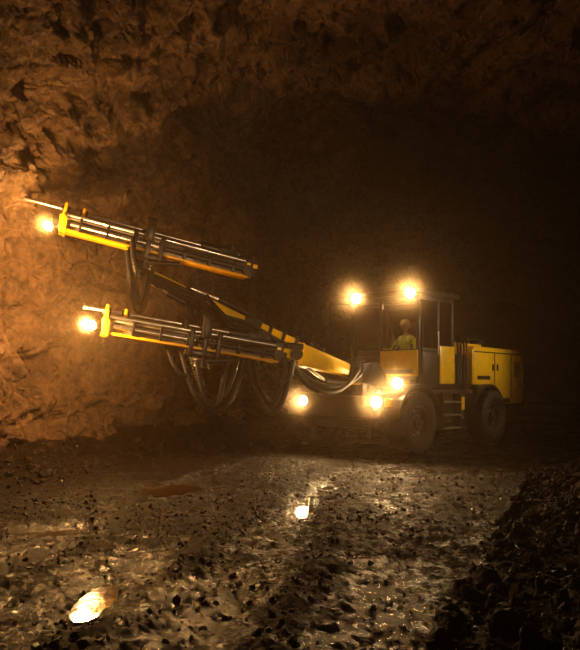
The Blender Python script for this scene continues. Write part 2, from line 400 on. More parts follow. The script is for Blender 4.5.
# ------------------------------------------------------------------ engine hood & middle module
p = Part('engine_hood')
p.prism([(-2.5, 1.3), (-2.5, 2.02), (-2.6, 2.14), (-4.65, 2.13), (-4.98, 2.02), (-5.1, 1.75), (-5.08, 0.98), (-4.95, 0.86), (-3.9, 0.86), (-3.78, 1.1), (-3.6, 1.3)], -1.0, 1.04, M_YEL, 0.05)
p.bb((-2.55, 1.035, 1.36), (-3.5, 1.048, 2.0), M_YEL, 0.012)
p.bb((-3.56, 1.035, 1.36), (-4.35, 1.048, 2.0), M_YEL, 0.012)
p.bb((-4.41, 1.035, 1.05), (-4.92, 1.048, 2.0), M_YEL, 0.012)
for x in (-3.53, -4.38): p.bb((x - 0.015, 1.03, 1.0 if x < -4 else 1.34), (x + 0.015, 1.044, 2.03), M_BLK, 0.001)
p.bb((-2.55, 1.03, 2.005), (-4.95, 1.043, 2.03), M_BLK, 0.001)
for k in range(7): p.bb((-4.5, 1.046, 1.5 + k * 0.05), (-4.82, 1.056, 1.525 + k * 0.05), M_BLK, 0.002)
for x in (-3.42, -3.64): p.bb((x - 0.02, 1.045, 1.62), (x + 0.02, 1.075, 1.76), M_BLK, 0.006)
p.bb((-2.7, 1.046, 1.42), (-3.3, 1.052, 1.5), M_BLK, 0.002)
p.bb((-3.95, 1.035, 0.9), (-4.3, 1.05, 1.0), M_BLK, 0.003)
p.bb((-4.7, -0.9, 0.55), (-5.02, 0.9, 0.9), M_BLK, 0.03)
p.bb((-5.06, -0.6, 1.1), (-5.12, 0.6, 1.8), M_BLK, 0.01)
for k in range(9): p.bb((-5.12, -0.58, 1.15 + k * 0.07), (-5.14, 0.58, 1.18 + k * 0.07), M_DRK, 0.003)
for y in (-0.82, 0.82): p.cyl((-5.05, y, 1.3), (-5.12, y, 1.3), 0.06, M_RED)
p.bb((-2.65, 0.2, 2.12), (-3.3, 0.85, 2.2), M_YEL, 0.03)
p.cyl((-3.1, -0.5, 2.12), (-3.1, -0.5, 2.5), 0.06, M_DRK); p.cyl((-3.1, -0.5, 2.45), (-3.25, -0.5, 2.6), 0.055, M_DRK)
p.tube([(-2.4, 0.8, 2.05), (-2.6, 0.82, 2.25), (-2.9, 0.84, 2.3), (-3.3, 0.84, 2.3), (-3.5, 0.84, 2.14)], 0.016, M_BLK)
p.cyl((-3.6, 0.55, 2.12), (-3.6, 0.55, 2.24), 0.11, M_BLK); p.cyl((-3.6, 0.55, 2.24), (-3.6, 0.55, 2.28), 0.13, M_BLK)
p.bb((-3.9, -0.5, 2.12), (-4.5, 0.5, 2.17), M_BLK, 0.015)
p.done(jumbo)
p = Part('hydraulic_module')
p.bb((-1.8, -0.95, 1.1), (-2.48, 0.92, 1.95), M_BLK, 0.03)
p.bb((-1.82, 0.2, 1.95), (-2.5, 0.9, 2.2), M_ORG, 0.04)
p.bb((-1.86, 0.9, 1.3), (-2.42, 0.96, 1.85), M_DRK, 0.02)
for k in range(4): p.cyl((-1.95 - k * 0.13, 0.98, 1.35), (-1.95 - k * 0.13, 0.98, 1.75), 0.035, M_DRK)
p.cyl((-2.3, 1.0, 1.2), (-2.3, 1.0, 2.3), 0.016, M_BLK); p.tube([(-1.85, 1.08, 1.2), (-1.85, 1.1, 2.1), (-1.9, 1.05, 2.3)], 0.015, M_BLK)
for k in range(3):
    p.tube([(-1.95 - k * 0.12, 0.98, 1.75), (-1.9 - k * 0.12, 1.03, 1.95), (-2.1 - k * 0.1, 0.9, 2.22), (-2.45, 0.7 - k * .1, 2.1)], 0.022, M_HOSE)
p.done(jumbo)

# ------------------------------------------------------------------ machine lamps
WARM = (1.0, 0.56, 0.22)
def lamp(name, loc, d, r, energy, spot=150, ms=1.0):
    loc = V(loc); d = V(d).normalized(); p = Part(name)
    p.cyl(loc - d * 0.1, loc - d * 0.005, r * 0.6, M_BLK, r2=r * 1.12)
    p.cyl(loc - d * 0.01, loc + d * 0.008, r, M_LENS)
    M = Matrix.Translation(loc) @ d.to_track_quat('Z', 'Y').to_matrix().to_4x4()
    p.lathe([(r, -0.02), (r * 1.15, -0.02), (r * 1.15, 0.025), (r, 0.025), (r, -0.02)], M, M_BLK, 24)
    p.done(jumbo)
    light(name + '_beam', 'SPOT', loc + d * 0.06, energy, WARM, jumbo, False, 0.05, loc + d, spot, 0.8)
    glare_halo(name + '_mist', loc + d * 0.06, False, ms)
lamp('roof_lamp_1', (-0.2, -0.3, 3.04), (1, 0.25, 0.0), 0.09, 75, 170, 1.6)
lamp('roof_lamp_2', (-0.2, 0.95, 3.04), (1, 0.4, 0.0), 0.09, 75, 170, 1.6)
lamp('head_lamp_1', (1.03, 1.04, 1.0), (1, 0.35, 0.0), 0.095, 60, 165, 1.2)
lamp('head_lamp_2', (1.03, -0.66, 1.0), (1, 0.25, 0.0), 0.085, 50, 165, 1.2)
lamp('fender_lamp', (0.52, 1.14, 1.33), (1, 0.45, 0.0), 0.09, 50, 165, 1.2)
p = Part('lamp_brackets')
p.bb((0.86, 0.92, 0.85), (0.96, 1.16, 1.14), M_BLK, 0.01); p.bb((0.86, -0.78, 0.85), (0.96, -0.54, 1.14), M_BLK, 0.01)
p.bb((0.4, 1.08, 1.2), (0.46, 1.2, 1.4), M_BLK, 0.01)
p.bb((0.9, 1.16, 0.92), (0.97, 1.3, 1.06), M_ORG, 0.01)
p.bb((0.97, 0.72, 0.92), (1.02, 0.88, 1.1), M_ORG, 0.01)
p.done(jumbo)

# ------------------------------------------------------------------ booms (world coordinates)
A0, A1, A2 = V((1.12, 12.75, 1.54)), V((0.12, 12.0, 1.82)), V((-1.45, 11.55, 1.93))
B0, B1, B2, B3 = V((0.85, 13.1, 1.66)), V((-0.71, 12.4, 2.31)), V((-1.71, 12.0, 2.80)), V((-2.36, 11.75, 3.12))
p = Part('lower_boom')
p.beam(A0, A1, (0.26, 0.19), (0.28, 0.39), M_YEL, 0.025)
p.beam(A0 + V((0.05, 0.03, 0)), A0 + (A1 - A0) * 0.12, (0.34, 0.3), (0.32, 0.28), M_BLK, 0.02)
p.beam(A0 + (A1 - A0) * 0.98, A1 + (A1 - A0) * 0.08, (0.3, 0.42), (0.3, 0.34), M_ORG, 0.02)
p.cyl(A1 + V((0, -0.22, 0)), A1 + V((0, 0.22, 0)), 0.1, M_DRK)
p.beam(A1, A1 + (A2 - A1) * 0.55, (0.2, 0.24), (0.18, 0.22), M_YEL, 0.02)
p.beam(A1 + (A2 - A1) * 0.5, A2, (0.15, 0.17), (0.15, 0.17), M_GRY, 0.02)
p.cyl(A2 + V((0.25, 0.05, 0)), A2 + V((-0.2, -0.05, 0.03)), 0.17, M_BLK, seg=28)
p.cyl(A2 + V((0, 0.15, 0)), A2 + V((0, -0.3, -0.02)), 0.13, M_BLK)
p.cyl(A0 + V((0, -0.05, -0.24)), A0 + V((-0.5, -0.38, -0.16)), 0.055, M_BLK); p.cyl(A0 + V((-0.5, -0.38, -0.16)), A1 + V((0.15, 0.1, -0.2)), 0.03, M_STL)
p.cyl(A1 + V((0.1, -0.2, 0.12)), A1 + V((-0.7, -0.35, 0.2)), 0.05, M_BLK); p.cyl(A1 + V((-0.7, -0.35, 0.2)), A2 + V((0.1, -0.1, 0.2)), 0.028, M_STL)
p.done(jumbo, True)
p = Part('upper_boom')
p.beam(B0, B0.lerp(B1, 0.62), (0.22, 0.22), (0.22, 0.24), M_ORG, 0.025)
p.beam(B0.lerp(B1, 0.5), B1, (0.26, 0.28), (0.26, 0.3), M_YEL, 0.025)
p.beam(B1 + (B0 - B1) * 0.08, B1 + (B2 - B1) * 0.15, (0.3, 0.36), (0.3, 0.34), M_BLK, 0.02)
p.beam(B1, B2, (0.22, 0.26), (0.2, 0.24), M_YEL, 0.02)
p.cyl(B2 + V((0, -0.2, 0)), B2 + V((0, 0.2, 0)), 0.13, M_BLK)
p.cyl(B2 + V((0.22, 0.05, -0.1)), B2 + V((-0.12, -0.05, 0.06)), 0.16, M_BLK, seg=28)
p.beam(B2, B3, (0.2, 0.24), (0.22, 0.2), M_YEL, 0.02)
p.cyl(B3 + V((0, -0.28, 0)), B3 + V((0, 0.15, 0)), 0.12, M_BLK)
off = V((0.03, -0.16, 0.2))
p.cyl(B1 + off, B1 + off + (B2 - B1) * 0.55, 0.05, M_BLK); p.cyl(B1 + off + (B2 - B1) * 0.5, B2 + off * 0.7, 0.026, M_STL)
off = V((0.05, -0.15, -0.17))
p.cyl(B2 + off, B2 + off + (B3 - B2) * 0.6, 0.045, M_BLK); p.cyl(B2 + off + (B3 - B2) * 0.5, B3 + off * 0.6, 0.024, M_STL)
p.cyl(B0 + V((0, -0.08, -0.25)), B0 + (B1 - B0) * 0.45 + V((0, -0.1, -0.22)), 0.05, M_BLK); p.cyl(B0 + (B1 - B0) * 0.4 + V((0, -0.1, -0.22)), B1 + V((0.1, -0.05, -0.16)), 0.028, M_STL)
for t in (0.2, 0.35, 0.5, 0.65, 0.8):
    c = B0 + (B1 - B0) * t; p.beam(c, c + (B1 - B0).normalized() * 0.07, (0.3, 0.34), (0.3, 0.34), M_BLK, 0.01)
p.done(jumbo, True)

def feed(name, tail, tip, mount, rodext):
    tail = V(tail); tip = V(tip); L = (tip - tail).length
    x = (tip - tail).normalized(); y = V((0, 0, 1)).cross(x).normalized(); z = x.cross(y)
    M = Matrix((x.to_4d(), y.to_4d(), z.to_4d(), V((0, 0, 0, 1)))).transposed(); 
    for i in range(3): M[3][i] = 0
    M = Matrix.Translation(tail) @ M
    p = Part(name)
    p.bb((0, -0.13, -0.03), (L, 0.13, 0.0), M_GRY, 0.006, M)
    p.bb((0, -0.06, -0.19), (L, 0.06, -0.02), M_GRY, 0.01, M)
    p.bb((0, -0.14, -0.235), (L, 0.14, -0.19), M_ORG, 0.01, M)
    for sy in (-1, 1):
        p.cyl((0.02, sy * 0.11, 0.04), (L - 0.05, sy * 0.11, 0.04), 0.036, M_STL, M=M, seg=12)
    p.cyl((0.1, 0.12, -0.1), (L * 0.5, 0.12, -0.1), 0.042, M_BLK, M=M, seg=14)
    p.cyl((L * 0.48, 0.12, -0.1), (L - 0.15, 0.12, -0.1), 0.034, M_STL, M=M, seg=12)
    k = 0.25
    while k < L - 0.3:
        p.bb((k, -0.155, -0.2), (k + 0.04, 0.155, 0.015), M_BLK, 0.006, M); k += 0.42
    xd = 0.2
    p.bb((xd, -0.13, 0.05), (xd + 0.62, 0.13, 0.09), M_BLK, 0.01, M)
    p.bb((xd + 0.04, -0.09, 0.08), (xd + 0.36, 0.09, 0.2), M_DRK, 0.03, M)
    p.cyl((xd + 0.34, 0, 0.13), (xd + 0.66, 0, 0.13), 0.075, M_BLK, M=M)
    p.cyl((xd + 0.15, 0.06, 0.16), (xd + 0.15, 0.06, 0.23), 0.05, M_BLK, M=M)
    p.bb((xd - 0.06, -0.07, 0.1), (xd + 0.05, 0.07, 0.2), M_BLK, 0.02, M)
    p.cyl((xd + 0.6, 0, 0.13), (L + rodext, 0, 0.13), 0.028, M_STL, M=M, seg=14)
    p.cyl((L + rodext - 0.02, 0, 0.13), (L + rodext + 0.07, 0, 0.13), 0.03, M_DRK, r2=0.045, M=M)
    for xx, h in ((L * 0.55, 0.18), (L - 0.34, 0.2), (L - 0.06, 0.22)):
        p.prism([(xx, -0.02), (xx + 0.06, -0.02), (xx + 0.05, h), (xx + 0.01, h)], -0.1, 0.1, M_ORG if xx > L * 0.6 else M_BLK, 0.008, M)
        p.cyl((xx - 0.03, 0, 0.13), (xx + 0.09, 0, 0.13), 0.055, M_DRK, M=M)
    for a in (-0.16, 0.13):
        p.prism([(L - 0.09, -0.27), (L + 0.01, -0.25), (L + 0.03, 0.0), (L - 0.02, 0.04), (L - 0.09, -0.02)], a, a + 0.03, M_ORG, 0.006, M)
    p.cyl((L - 0.02, 0, -0.12), (L + 0.13, 0, -0.12), 0.06, M_RUB, r2=0.09, M=M)
    p.bb((-0.05, -0.17, -0.26), (0.0, 0.17, 0.14), M_BLK, 0.012, M)
    p.bb((-0.12, 0.12, -0.2), (0.08, 0.16, 0.1), M_BLK, 0.01, M)
    p.bb((-0.13, 0.16, -0.05), (0.06, 0.165, 0.02), M_YEL, 0.002, M)
    p.cyl((0.03, -0.17, -0.1), (0.03, 0.17, -0.1), 0.08, M_DRK, M=M)
    p.tube([M @ V((0.1, 0.17, -0.0)), M @ V((mount * 0.5, 0.19, -0.02)), M @ V((mount, 0.17, 0))], 0.016, M_HOSE)
    p.bb((mount - 0.3, -0.17, -0.34), (mount + 0.3, 0.17, -0.25), M_BLK, 0.02, M)
    for dx in (-0.22, 0.0, 0.22):
        for sy in (-1, 1): p.bb((mount + dx - 0.035, sy * 0.155, -0.34), (mount + dx + 0.035, sy * 0.19, 0.08), M_BLK, 0.008, M)
    p.bb((mount - 0.06, 0.1, -0.05), (mount + 0.08, 0.25, 0.28), M_BLK, 0.02, M)
    p.cyl((mount - 0.07, 0.17, 0.28), (mount + 0.09, 0.17, 0.28), 0.05, M_DRK, M=M)
    p.cyl((mount, 0, -0.5), (mount, 0, -0.28), 0.14, M_BLK, M=M); p.cyl((mount, 0, -0.4), (mount, 0, -0.36), 0.16, M_DRK, M=M)
    p.cyl((mount - 0.55, 0.14, -0.3), (mount - 0.05, 0.16, -0.4), 0.04, M_BLK, M=M)
    p.done(jumbo, True); return M, L
U_tail, U_tip = (-0.72, 12.0, 3.34), (-3.58, 11.0, 3.94)
L_tail, L_tip = (-0.2, 11.55, 1.89), (-2.82, 10.6, 2.30)
MU, LU = feed('upper_drill_feed', U_tail, U_tip, 1.72, 0.62)
ML, LL = feed('lower_drill_feed', L_tail, L_tip, 1.25, 0.25)
p = Part('feed_mounts')
q = MU @ V((1.72, 0, -0.45)); p.beam(B3, q, (0.2, 0.2), (0.22, 0.2), M_BLK, 0.02, V((0, 1, 0)))
q = ML @ V((1.25, 0, -0.4)); p.beam(A2, q, (0.22, 0.22), (0.2, 0.2), M_BLK, 0.02, V((0, 0, 1)))
p.cyl(q + V((0, 0.1, 0.1)), q + V((0.0, 0.05, -0.12)), 0.12, M_DRK)
p.done(jumbo, True)

def boomlamp(name, M, L, off, d, e, ms):
    p = Part(name); d = V(d).normalized(); c = M @ V((L + off[0], off[1], off[2])); r = 0.065
    p.cyl(c - d * 0.09, c - d * 0.004, r * 0.5, M_BLK, r2=r * 1.05)
    tb = bmesh.new(); bmesh.ops.create_uvsphere(tb, u_segments=20, v_segments=12, radius=r)
    p.add(tb, M_LENS2, Matrix.Translation(c))
    p.beam(M @ V((L - 0.05, off[1] * 0.7, off[2] * 0.6)), c - d * 0.08, (0.03, 0.03), (0.03, 0.03), M_DRK, 0.004)
    p.done(jumbo, True)
    light(name + '_glow', 'POINT', c + d * 0.16 + V((0.02, 0, 0.02)), e, (1.0, 0.54, 0.19), jumbo, True, 0.06)
    glare_halo(name + '_mist', c + d * 0.1, True, ms)
boomlamp('upper_boom_lamp', MU, LU, (0.16, 0.2, -0.24), (-0.2, -0.95, 0.0), 75, 0.6)
boomlamp('lower_boom_lamp', ML, LL, (0.16, 0.16, -0.14), (-0.5, -0.8, 0.0), 470, 0.4)

# hoses
p = Part('hydraulic_hoses')
def loop(a, b_, sag, r=0.03, bow=0.0, rib=True, n=9):
    a = V(a); b_ = V(b_); pts = []
    for k in range(n):
        t = k / (n - 1); w = 1 - abs(2 * t - 1) ** 2.3
        q = a.lerp(b_, t); q.z -= sag * w; q.y -= bow * w
        pts.append(q)
    p.tube(pts, r * 1.55, M_HOSE, rib=rib)
loop((-1.75, 11.05, 2.0), (-0.75, 11.35, 1.72), 0.97, 0.036, 0.05)
loop((-1.62, 11.1, 1.98), (-0.85, 11.4, 1.75), 0.75, 0.032, 0.1)
loop((-1.5, 11.0, 1.95), (-1.0, 11.2, 1.8), 0.9, 0.034, 0.0)
loop((-1.95, 11.0, 2.0), (-1.35, 11.2, 1.9), 0.5, 0.03, 0.05)
loop((-0.72, 11.5, 1.85), (0.05, 11.65, 1.72), 0.94, 0.034, 0.0)
loop((-0.6, 11.55, 1.8), (-0.05, 11.75, 1.75), 0.74, 0.03, 0.1)
loop((-0.45, 11.5, 1.7), (0.1, 11.8, 1.7), 0.35, 0.03, 0.1)
loop((0.0, 11.7, 1.7), (1.2, 12.35, 1.58), 0.45, 0.036, 0.1)
loop((0.05, 11.75, 1.65), (1.25, 12.4, 1.5), 0.3, 0.03, 0.12)
loop((-2.6, 11.2, 3.45), (-2.3, 11.45, 3.15), 0.8, 0.034, 0.05)
loop((-2.52, 11.25, 3.4), (-2.36, 11.5, 3.1), 0.6, 0.03, 0.05)
loop((-2.5, 11.15, 3.65), (-2.45, 11.3, 3.05), 0.1, 0.03, 0.12)
for k in range(3):
    o = V((0.02 * k, -0.2 + 0.02 * k, 0.05 - 0.08 * k))
    p.tube([B3 + o * 0.8, B2 + o + V((0, 0, 0.02)), B1.lerp(B2, 0.5) + o + V((0, -0.03, -0.09)), B1 + o, B0.lerp(B1, 0.5) + o + V((0, -0.02, -0.08)), B0 + o], 0.038, M_HOSE, rib=True)
loop(B2 + V((0.0, -0.2, -0.1)), (-1.1, 11.5, 1.95), 0.35, 0.032, 0.1)
loop(B2 + V((0.2, -0.2, -0.1)), (-0.9, 11.6, 1.9), 0.2, 0.03, 0.1)
loop(B2 + V((0.3, -0.2, 0.0)), (-0.3, 11.8, 2.0), 0.15, 0.03, 0.12)
loop(B1 + V((0.0, -0.2, -0.1)), (-0.2, 11.7, 1.9), 0.12, 0.03, 0.1)
p.done(jumbo, True)

# ------------------------------------------------------------------ operator
p = Part('machine_operator')
for m_ in (M_HIVIS, M_TROU, M_SKIN, M_REFL, M_BLK, M_HELM): p.mi(m_)
def bodymat(c):
    if c.x > 0.6 and c.z < -0.3 or c.z < -0.34: return 4
    if c.z < 0.13: return 1
    if c.z > 0.555: return 2
    if 0.22 < c.z < 0.265 and abs(c.y) < 0.18: return 3
    if abs(abs(c.y) - 0.1) < 0.022 and c.z > 0.26: return 3
    return 0
vs = [(0, 0, .1), (.01, 0, .25), (.03, 0, .4), (.02, 0, .5), (.03, 0, .58), (.04, 0, .64),
      (.01, .19, .48), (.1, .27, .27), (.33, .28, .25), (.01, -.19, .48), (.1, -.27, .27), (.33, -.28, .25),
      (.03, .1, .09), (.46, .15, .1), (.5, .15, -.34), (.62, .15, -.39), (.03, -.1, .09), (.46, -.15, .1), (.5, -.15, -.34), (.62, -.15, -.39)]
es = [(0, 1), (1, 2), (2, 3), (3, 4), (4, 5), (3, 6), (6, 7), (7, 8), (3, 9), (9, 10), (10, 11), (0, 12), (12, 13), (13, 14), (14, 15), (0, 16), (16, 17), (17, 18), (18, 19)]
rd = [.13, .125, .14, .12, .055, .052, .075, .052, .034, .075, .052, .034, .095, .065, .048, .042, .095, .065, .048, .042]
p.skin(vs, es, rd, 0, bodymat)
tb = bmesh.new(); bmesh.ops.create_uvsphere(tb, u_segments=28, v_segments=20, radius=1)
for v in tb.verts:
    x, y, z = v.co
    X = x * 0.098; Y = y * 0.076; Z = z * 0.118
    if z < 0: Y *= 1 + 0.25 * z; X = X * (1 + 0.12 * z) + (-z) * 0.012
    if x > 0: X += 0.022 * math.exp(-(y / 0.16) ** 2 - ((z + 0.1) / 0.16) ** 2)
    if x > 0: X -= 0.012 * math.exp(-((abs(y) - 0.4) / 0.17) ** 2 - ((z - 0.08) / 0.13) ** 2)
    if x > 0: X += 0.006 * math.exp(-(y / 0.3) ** 2 - ((z + 0.5) / 0.08) ** 2)
    if x > 0: X += 0.008 * math.exp(-(y / 0.3) ** 2 - ((z + 0.85) / 0.15) ** 2)
    v.co = (X, Y, Z)
HM = Matrix.Translation((.06, 0, .74)) @ Matrix.Rotation(0.2, 4, 'Z')
p.add(tb, M_SKIN, HM)
for sy in (-1, 1):
    p.box((0.0, sy * 0.08, 0.0), (0.035, 0.016, 0.06), M_SKIN, bev=0.006, M=HM)
    tb = bmesh.new(); bmesh.ops.create_uvsphere(tb, u_segments=10, v_segments=8, radius=0.012); p.add(tb, M_BLK, HM @ Matrix.Translation((0.084, sy * 0.03, 0.01)))
p.box((0.098, 0, -0.06), (0.008, 0.045, 0.006), M_BLK, bev=0.002, M=HM)
hp = [(0.118, 0.0), (0.116, 0.05), (0.1, 0.1), (0.07, 0.13), (0.03, 0.145), (0.0, 0.147)]
p.lathe([(0.118, 0.0), (0.135, -0.008)] + hp, HM @ Matrix.Translation((0, 0, 0.035)) @ Matrix.Diagonal((1.05, 0.88, 0.85, 1)), M_HELM, 28)
p.box((0.13, 0, 0.038), (0.07, 0.14, 0.01), M_HELM, bev=0.004, M=HM)
for sy in (-1, 1):
    w = V((.33, sy * .28, .25))
    p.skin([w, w + V((.035, sy * .005, 0)), w + V((.075, sy * .005, 0.0))], [(0, 1), (1, 2)], [.03, (.036, .022), (.038, .02)], 0, M_SKIN, 1)
    for k, ln in enumerate((0.9, 1.0, 0.95, 0.78)):
        z0 = 0.035 - k * 0.021; b0 = w + V((.075, sy * .012, z0))
        pts = [b0, b0 + V((.035 * ln, sy * .006, 0)), b0 + V((.052 * ln, -sy * .018, -.002)), b0 + V((.036 * ln, -sy * .038, -.003))]
        p.skin(pts, [(0, 1), (1, 2), (2, 3)], [.0095, .009, .0085, .007], 0, M_SKIN, 1)
    t0 = w + V((.03, -sy * .015, .02))
    p.skin([t0, t0 + V((.03, -sy * .02, .02)), t0 + V((.055, -sy * .018, .022))], [(0, 1), (1, 2)], [.012, .01, .008], 0, M_SKIN, 1)
p.done(None, M=MW @ Matrix.Translation((-1.25, 0.2, 1.76)))

# ------------------------------------------------------------------ numpy noise
def h3(i, j, k, s):
    i = i.astype(np.int64); j = j.astype(np.int64); k = k.astype(np.int64)
    n = (i * 374761393 + j * 668265263 + k * 2147483647 + s * 974634777) & 0xFFFFFFFF
    n = ((n ^ (n >> 13)) * 1274126177) & 0xFFFFFFFF
    n = ((n ^ (n >> 15)) * 2246822519) & 0xFFFFFFFF
    n = n ^ (n >> 16)
    return (n & 0xFFFFFF) / float(0xFFFFFF)
def vn(P, s=0):
    F = np.floor(P); f = P - F; u = f * f * f * (f * (f * 6 - 15) + 10)
    r = 0
    for a in (0, 1):
        for b_ in (0, 1):
            for c in (0, 1):
                w = (u[:, 0] if a else 1 - u[:, 0]) * (u[:, 1] if b_ else 1 - u[:, 1]) * (u[:, 2] if c else 1 - u[:, 2])
                r = r + w * h3(F[:, 0] + a, F[:, 1] + b_, F[:, 2] + c, s)
    return r * 2 - 1
def fbm(P, o=4, s=0, gain=0.5):
    r = 0; a = 1.0
    for k in range(o): r = r + a * vn(P * (2.03 ** k) + 17.3 * k, s + k); a *= gain
    return r
def facet(P, s=0):
    F = np.floor(P); best = np.full(len(P), 9e9); val = np.zeros(len(P))
    for a in (-1, 0, 1):
        for b_ in (-1, 0, 1):
            for c in (-1, 0, 1):
                C = F + np.array([a, b_, c]); i, j, k = C[:, 0], C[:, 1], C[:, 2]
                Q = C + np.stack([h3(i, j, k, s), h3(i, j, k, s + 1), h3(i, j, k, s + 2)], 1)
                d = P - Q; dd = (d ** 2).sum(1)
                g_ = np.stack([h3(i, j, k, s + 3), h3(i, j, k, s + 4), h3(i, j, k, s + 5)], 1) * 2 - 1
                vv = (d * g_).sum(1) + (h3(i, j, k, s + 6) - 0.5)
                m_ = dd < best; best = np.where(m_, dd, best); val = np.where(m_, vv, val)
    return val
# ------------------------------------------------------------------ tunnel shell
def sm(t): t = np.clip(t, 0, 1); return t * t * (3 - 2 * t)
def shift(d): return 2.2 * sm((d - 10.5) / 6.5)
def centre(d): return 0.95 + 0.15 * (d - 8) + shift(d) + 0.006 * np.clip(d - 24, 0, None) ** 2
ds = [-5.0]
while ds[-1] < 52: ds.append(ds[-1] + max(0.05, 0.012 * abs(ds[-1]) - 0.08) if ds[-1] > 5 else ds[-1] + 0.35)
ds = np.array(ds)
prof = []; 
for z in np.linspace(-0.6, 2.0, 54)[:-1]: prof.append((-6.0, z, -1.0, 0.0))
for a in np.linspace(math.pi, 0, 300):
    nx, nz = math.cos(a) / 6.0, math.sin(a) / 5.4; l = math.hypot(nx, nz)
    prof.append((6.0 * math.cos(a), 2.0 + 5.4 * math.sin(a), nx / l, nz / l))
for z in np.linspace(2.0, -0.6, 54)[1:]: prof.append((6.0, z, 1.0, 0.0))
prof = np.array(prof); nU = len(prof); nD = len(ds)
D = np.repeat(ds, nU); PR = np.tile(prof, (nD, 1))
wide = np.where(PR[:, 0] > 0, 1.28, 1.0)
X = centre(D) + PR[:, 0] * wide; Pn = np.stack([X, D, PR[:, 1]], 1); NR = np.stack([PR[:, 2], np.zeros(len(D)), PR[:, 3]], 1)
warp = np.stack([fbm(Pn * 0.9, 3, 91), fbm(Pn * 0.9, 3, 101), fbm(Pn * 0.9, 3, 111)], 1) * 0.2
disp = 0.3 * fbm(Pn * 0.32, 3, 1) + 0.2 * facet((Pn + warp) * np.array([0.9, .7, 1.3]), 20) + 0.15 * facet((Pn + warp) * np.array([2.2, 1.8, 3.0]), 40) + 0.08 * facet((Pn + warp * .5) * 5, 60) + 0.03 * fbm(Pn * 4, 3, 80, 0.6)
disp = np.maximum(disp, -0.4) + 0.1
near_lamp = np.exp(-(((D - 10.8) / 1.3) ** 2 + ((PR[:, 1] - 3.9) / 1.1) ** 2)) * (PR[:, 0] < 0)
disp = disp + near_lamp * 0.25      # hollow shaped so the rock stands off the upper lamp, easing its hot spot
Pd = Pn + NR * disp[:, None]
Gd = Pd.reshape(nD, nU, 3)
du = np.gradient(Gd, axis=1); dd_ = np.gradient(Gd, axis=0); NN = np.cross(du, dd_); NN /= np.linalg.norm(NN, axis=2, keepdims=True) + 1e-9
cen = np.stack([centre(ds), ds, np.full(nD, 2.5)], 1)[:, None, :]
sgn = np.sign(((cen - Gd) * NN).sum(2).mean()); NN *= sgn
def grid_obj(name, G, Nn, mat, flip):
    a, b_ = G.shape[:2]
    idx = np.arange(a * b_).reshape(a, b_)
    q = np.stack([idx[:-1, :-1], idx[:-1, 1:], idx[1:, 1:], idx[1:, :-1]], -1).reshape(-1, 4)
    if flip: q = q[:, ::-1]
    me = bpy.data.meshes.new(name); me.from_pydata(G.reshape(-1, 3).tolist(), [], q.tolist())
    me.materials.append(mat); me.polygons.foreach_set('use_smooth', [True] * len(me.polygons))
    me.update()
    if Nn is not None: me.normals_split_custom_set_from_vertices(Nn.reshape(-1, 3).tolist())
    o = bpy.data.objects.new(name, me); col.objects.link(o); return o
k1, k2 = 125, nU - 126
for nm, a, b_ in (('wall_left', 0, k1 + 1), ('ceiling', k1, k2 + 1), ('wall_right', k2, nU)):
    grid_obj(nm, Gd[:, a:b_], NN[:, a:b_], M_ROCK, sgn < 0)
G = []
for t in np.linspace(0, 1, 12):
    c = cen[-1, 0]; G.append(Gd[-1] * (1 - t) + c * t + np.array([0, 1.5 * t, 0]))
grid_obj('wall_back', np.array(G), None, M_ROCK, False)

# ------------------------------------------------------------------ floor
PUD = [(0.13, 7.4, 0.12, 0.5), (-1.2, 4.35, 0.1, 0.32), (-2.3, 6.4, 0.4, 0.22), (-1.5, 9.0, 0.5, 0.45)]
def floor_h(x, y, fine=True):
    P = np.stack([x, y, np.zeros_like(x)], 1)
    h = 0.03 * fbm(P * 0.45, 3, 5) + 0.016 * fbm(P * 1.7, 2, 9)
    if fine: h = h + 0.011 * fbm(P * 6, 4, 13, 0.8) + 0.005 * facet(P * 6.0 + fbm(P * 3, 2, 55)[:, None] * .5, 30) + 0.015 * facet(P * 17.0, 33)
    lx = x - 2.6; ly = y - 15.0
    pad = np.exp(-((lx / 3.2) ** 2 + (ly / 3.2) ** 2) ** 2); h = h * (1 - 0.8 * pad)
    for c0 in (0.0, 1.0):
        cx = -2.6 + c0 * 1.9 + 0.26 * (y - 4) + 0.25 * np.sin(y * 0.5)
        w = np.clip((12.5 - y) / 2, 0, 1)
        h = h - w * 0.03 * np.exp(-((x - cx) / 0.28) ** 2) + w * 0.025 * np.exp(-((np.abs(x - cx) - 0.48) / 0.16) ** 2)
    wob = 0.35 * vn(P * 3.2, 44)
    for (cx, cy, rx, ry) in PUD:
        e = np.exp(-(((x - cx) / rx) ** 2 + ((y - cy) / ry) ** 2 + wob)); h = h * (1 - 0.5 * np.clip(e, 0, 1)) - 0.085 * e
    lw = -6.25 + 0.15 * y + shift(y)
    t = np.clip((lw + 1.5 + 0.3 * vn(P * 0.8, 3) - x) / 1.5, 0, 1); h = h + 0.42 * t ** 1.5 * (1 + 0.4 * fbm(P * 1.5, 3, 71))
    bx = 0.9 + 0.42 * (y - 4) + np.clip(y - 11.5, 0, None) * 0.9 + 0.4 * vn(P * 0.7, 8)
    t = np.clip((x - bx) / 3.4, 0, 1.6); h = h + 0.42 * t ** 1.2 * (1 + 0.5 * fbm(P * 1.5, 4, 72, 0.6))
    return h
ys = [-4.0]
while ys[-1] < 50: ys.append(ys[-1] + (0.3 if ys[-1] < 2 else max(0.02, 0.006 * ys[-1] ** 1.15)))
ys = np.array(ys); xs = np.concatenate([np.linspace(-8, -6.05, 14), np.arange(-6, 7, 0.025), np.linspace(7, 24, 110)])
YY, XX = np.meshgrid(ys, xs, indexing='ij')
HH = floor_h(XX.ravel(), YY.ravel()).reshape(XX.shape)
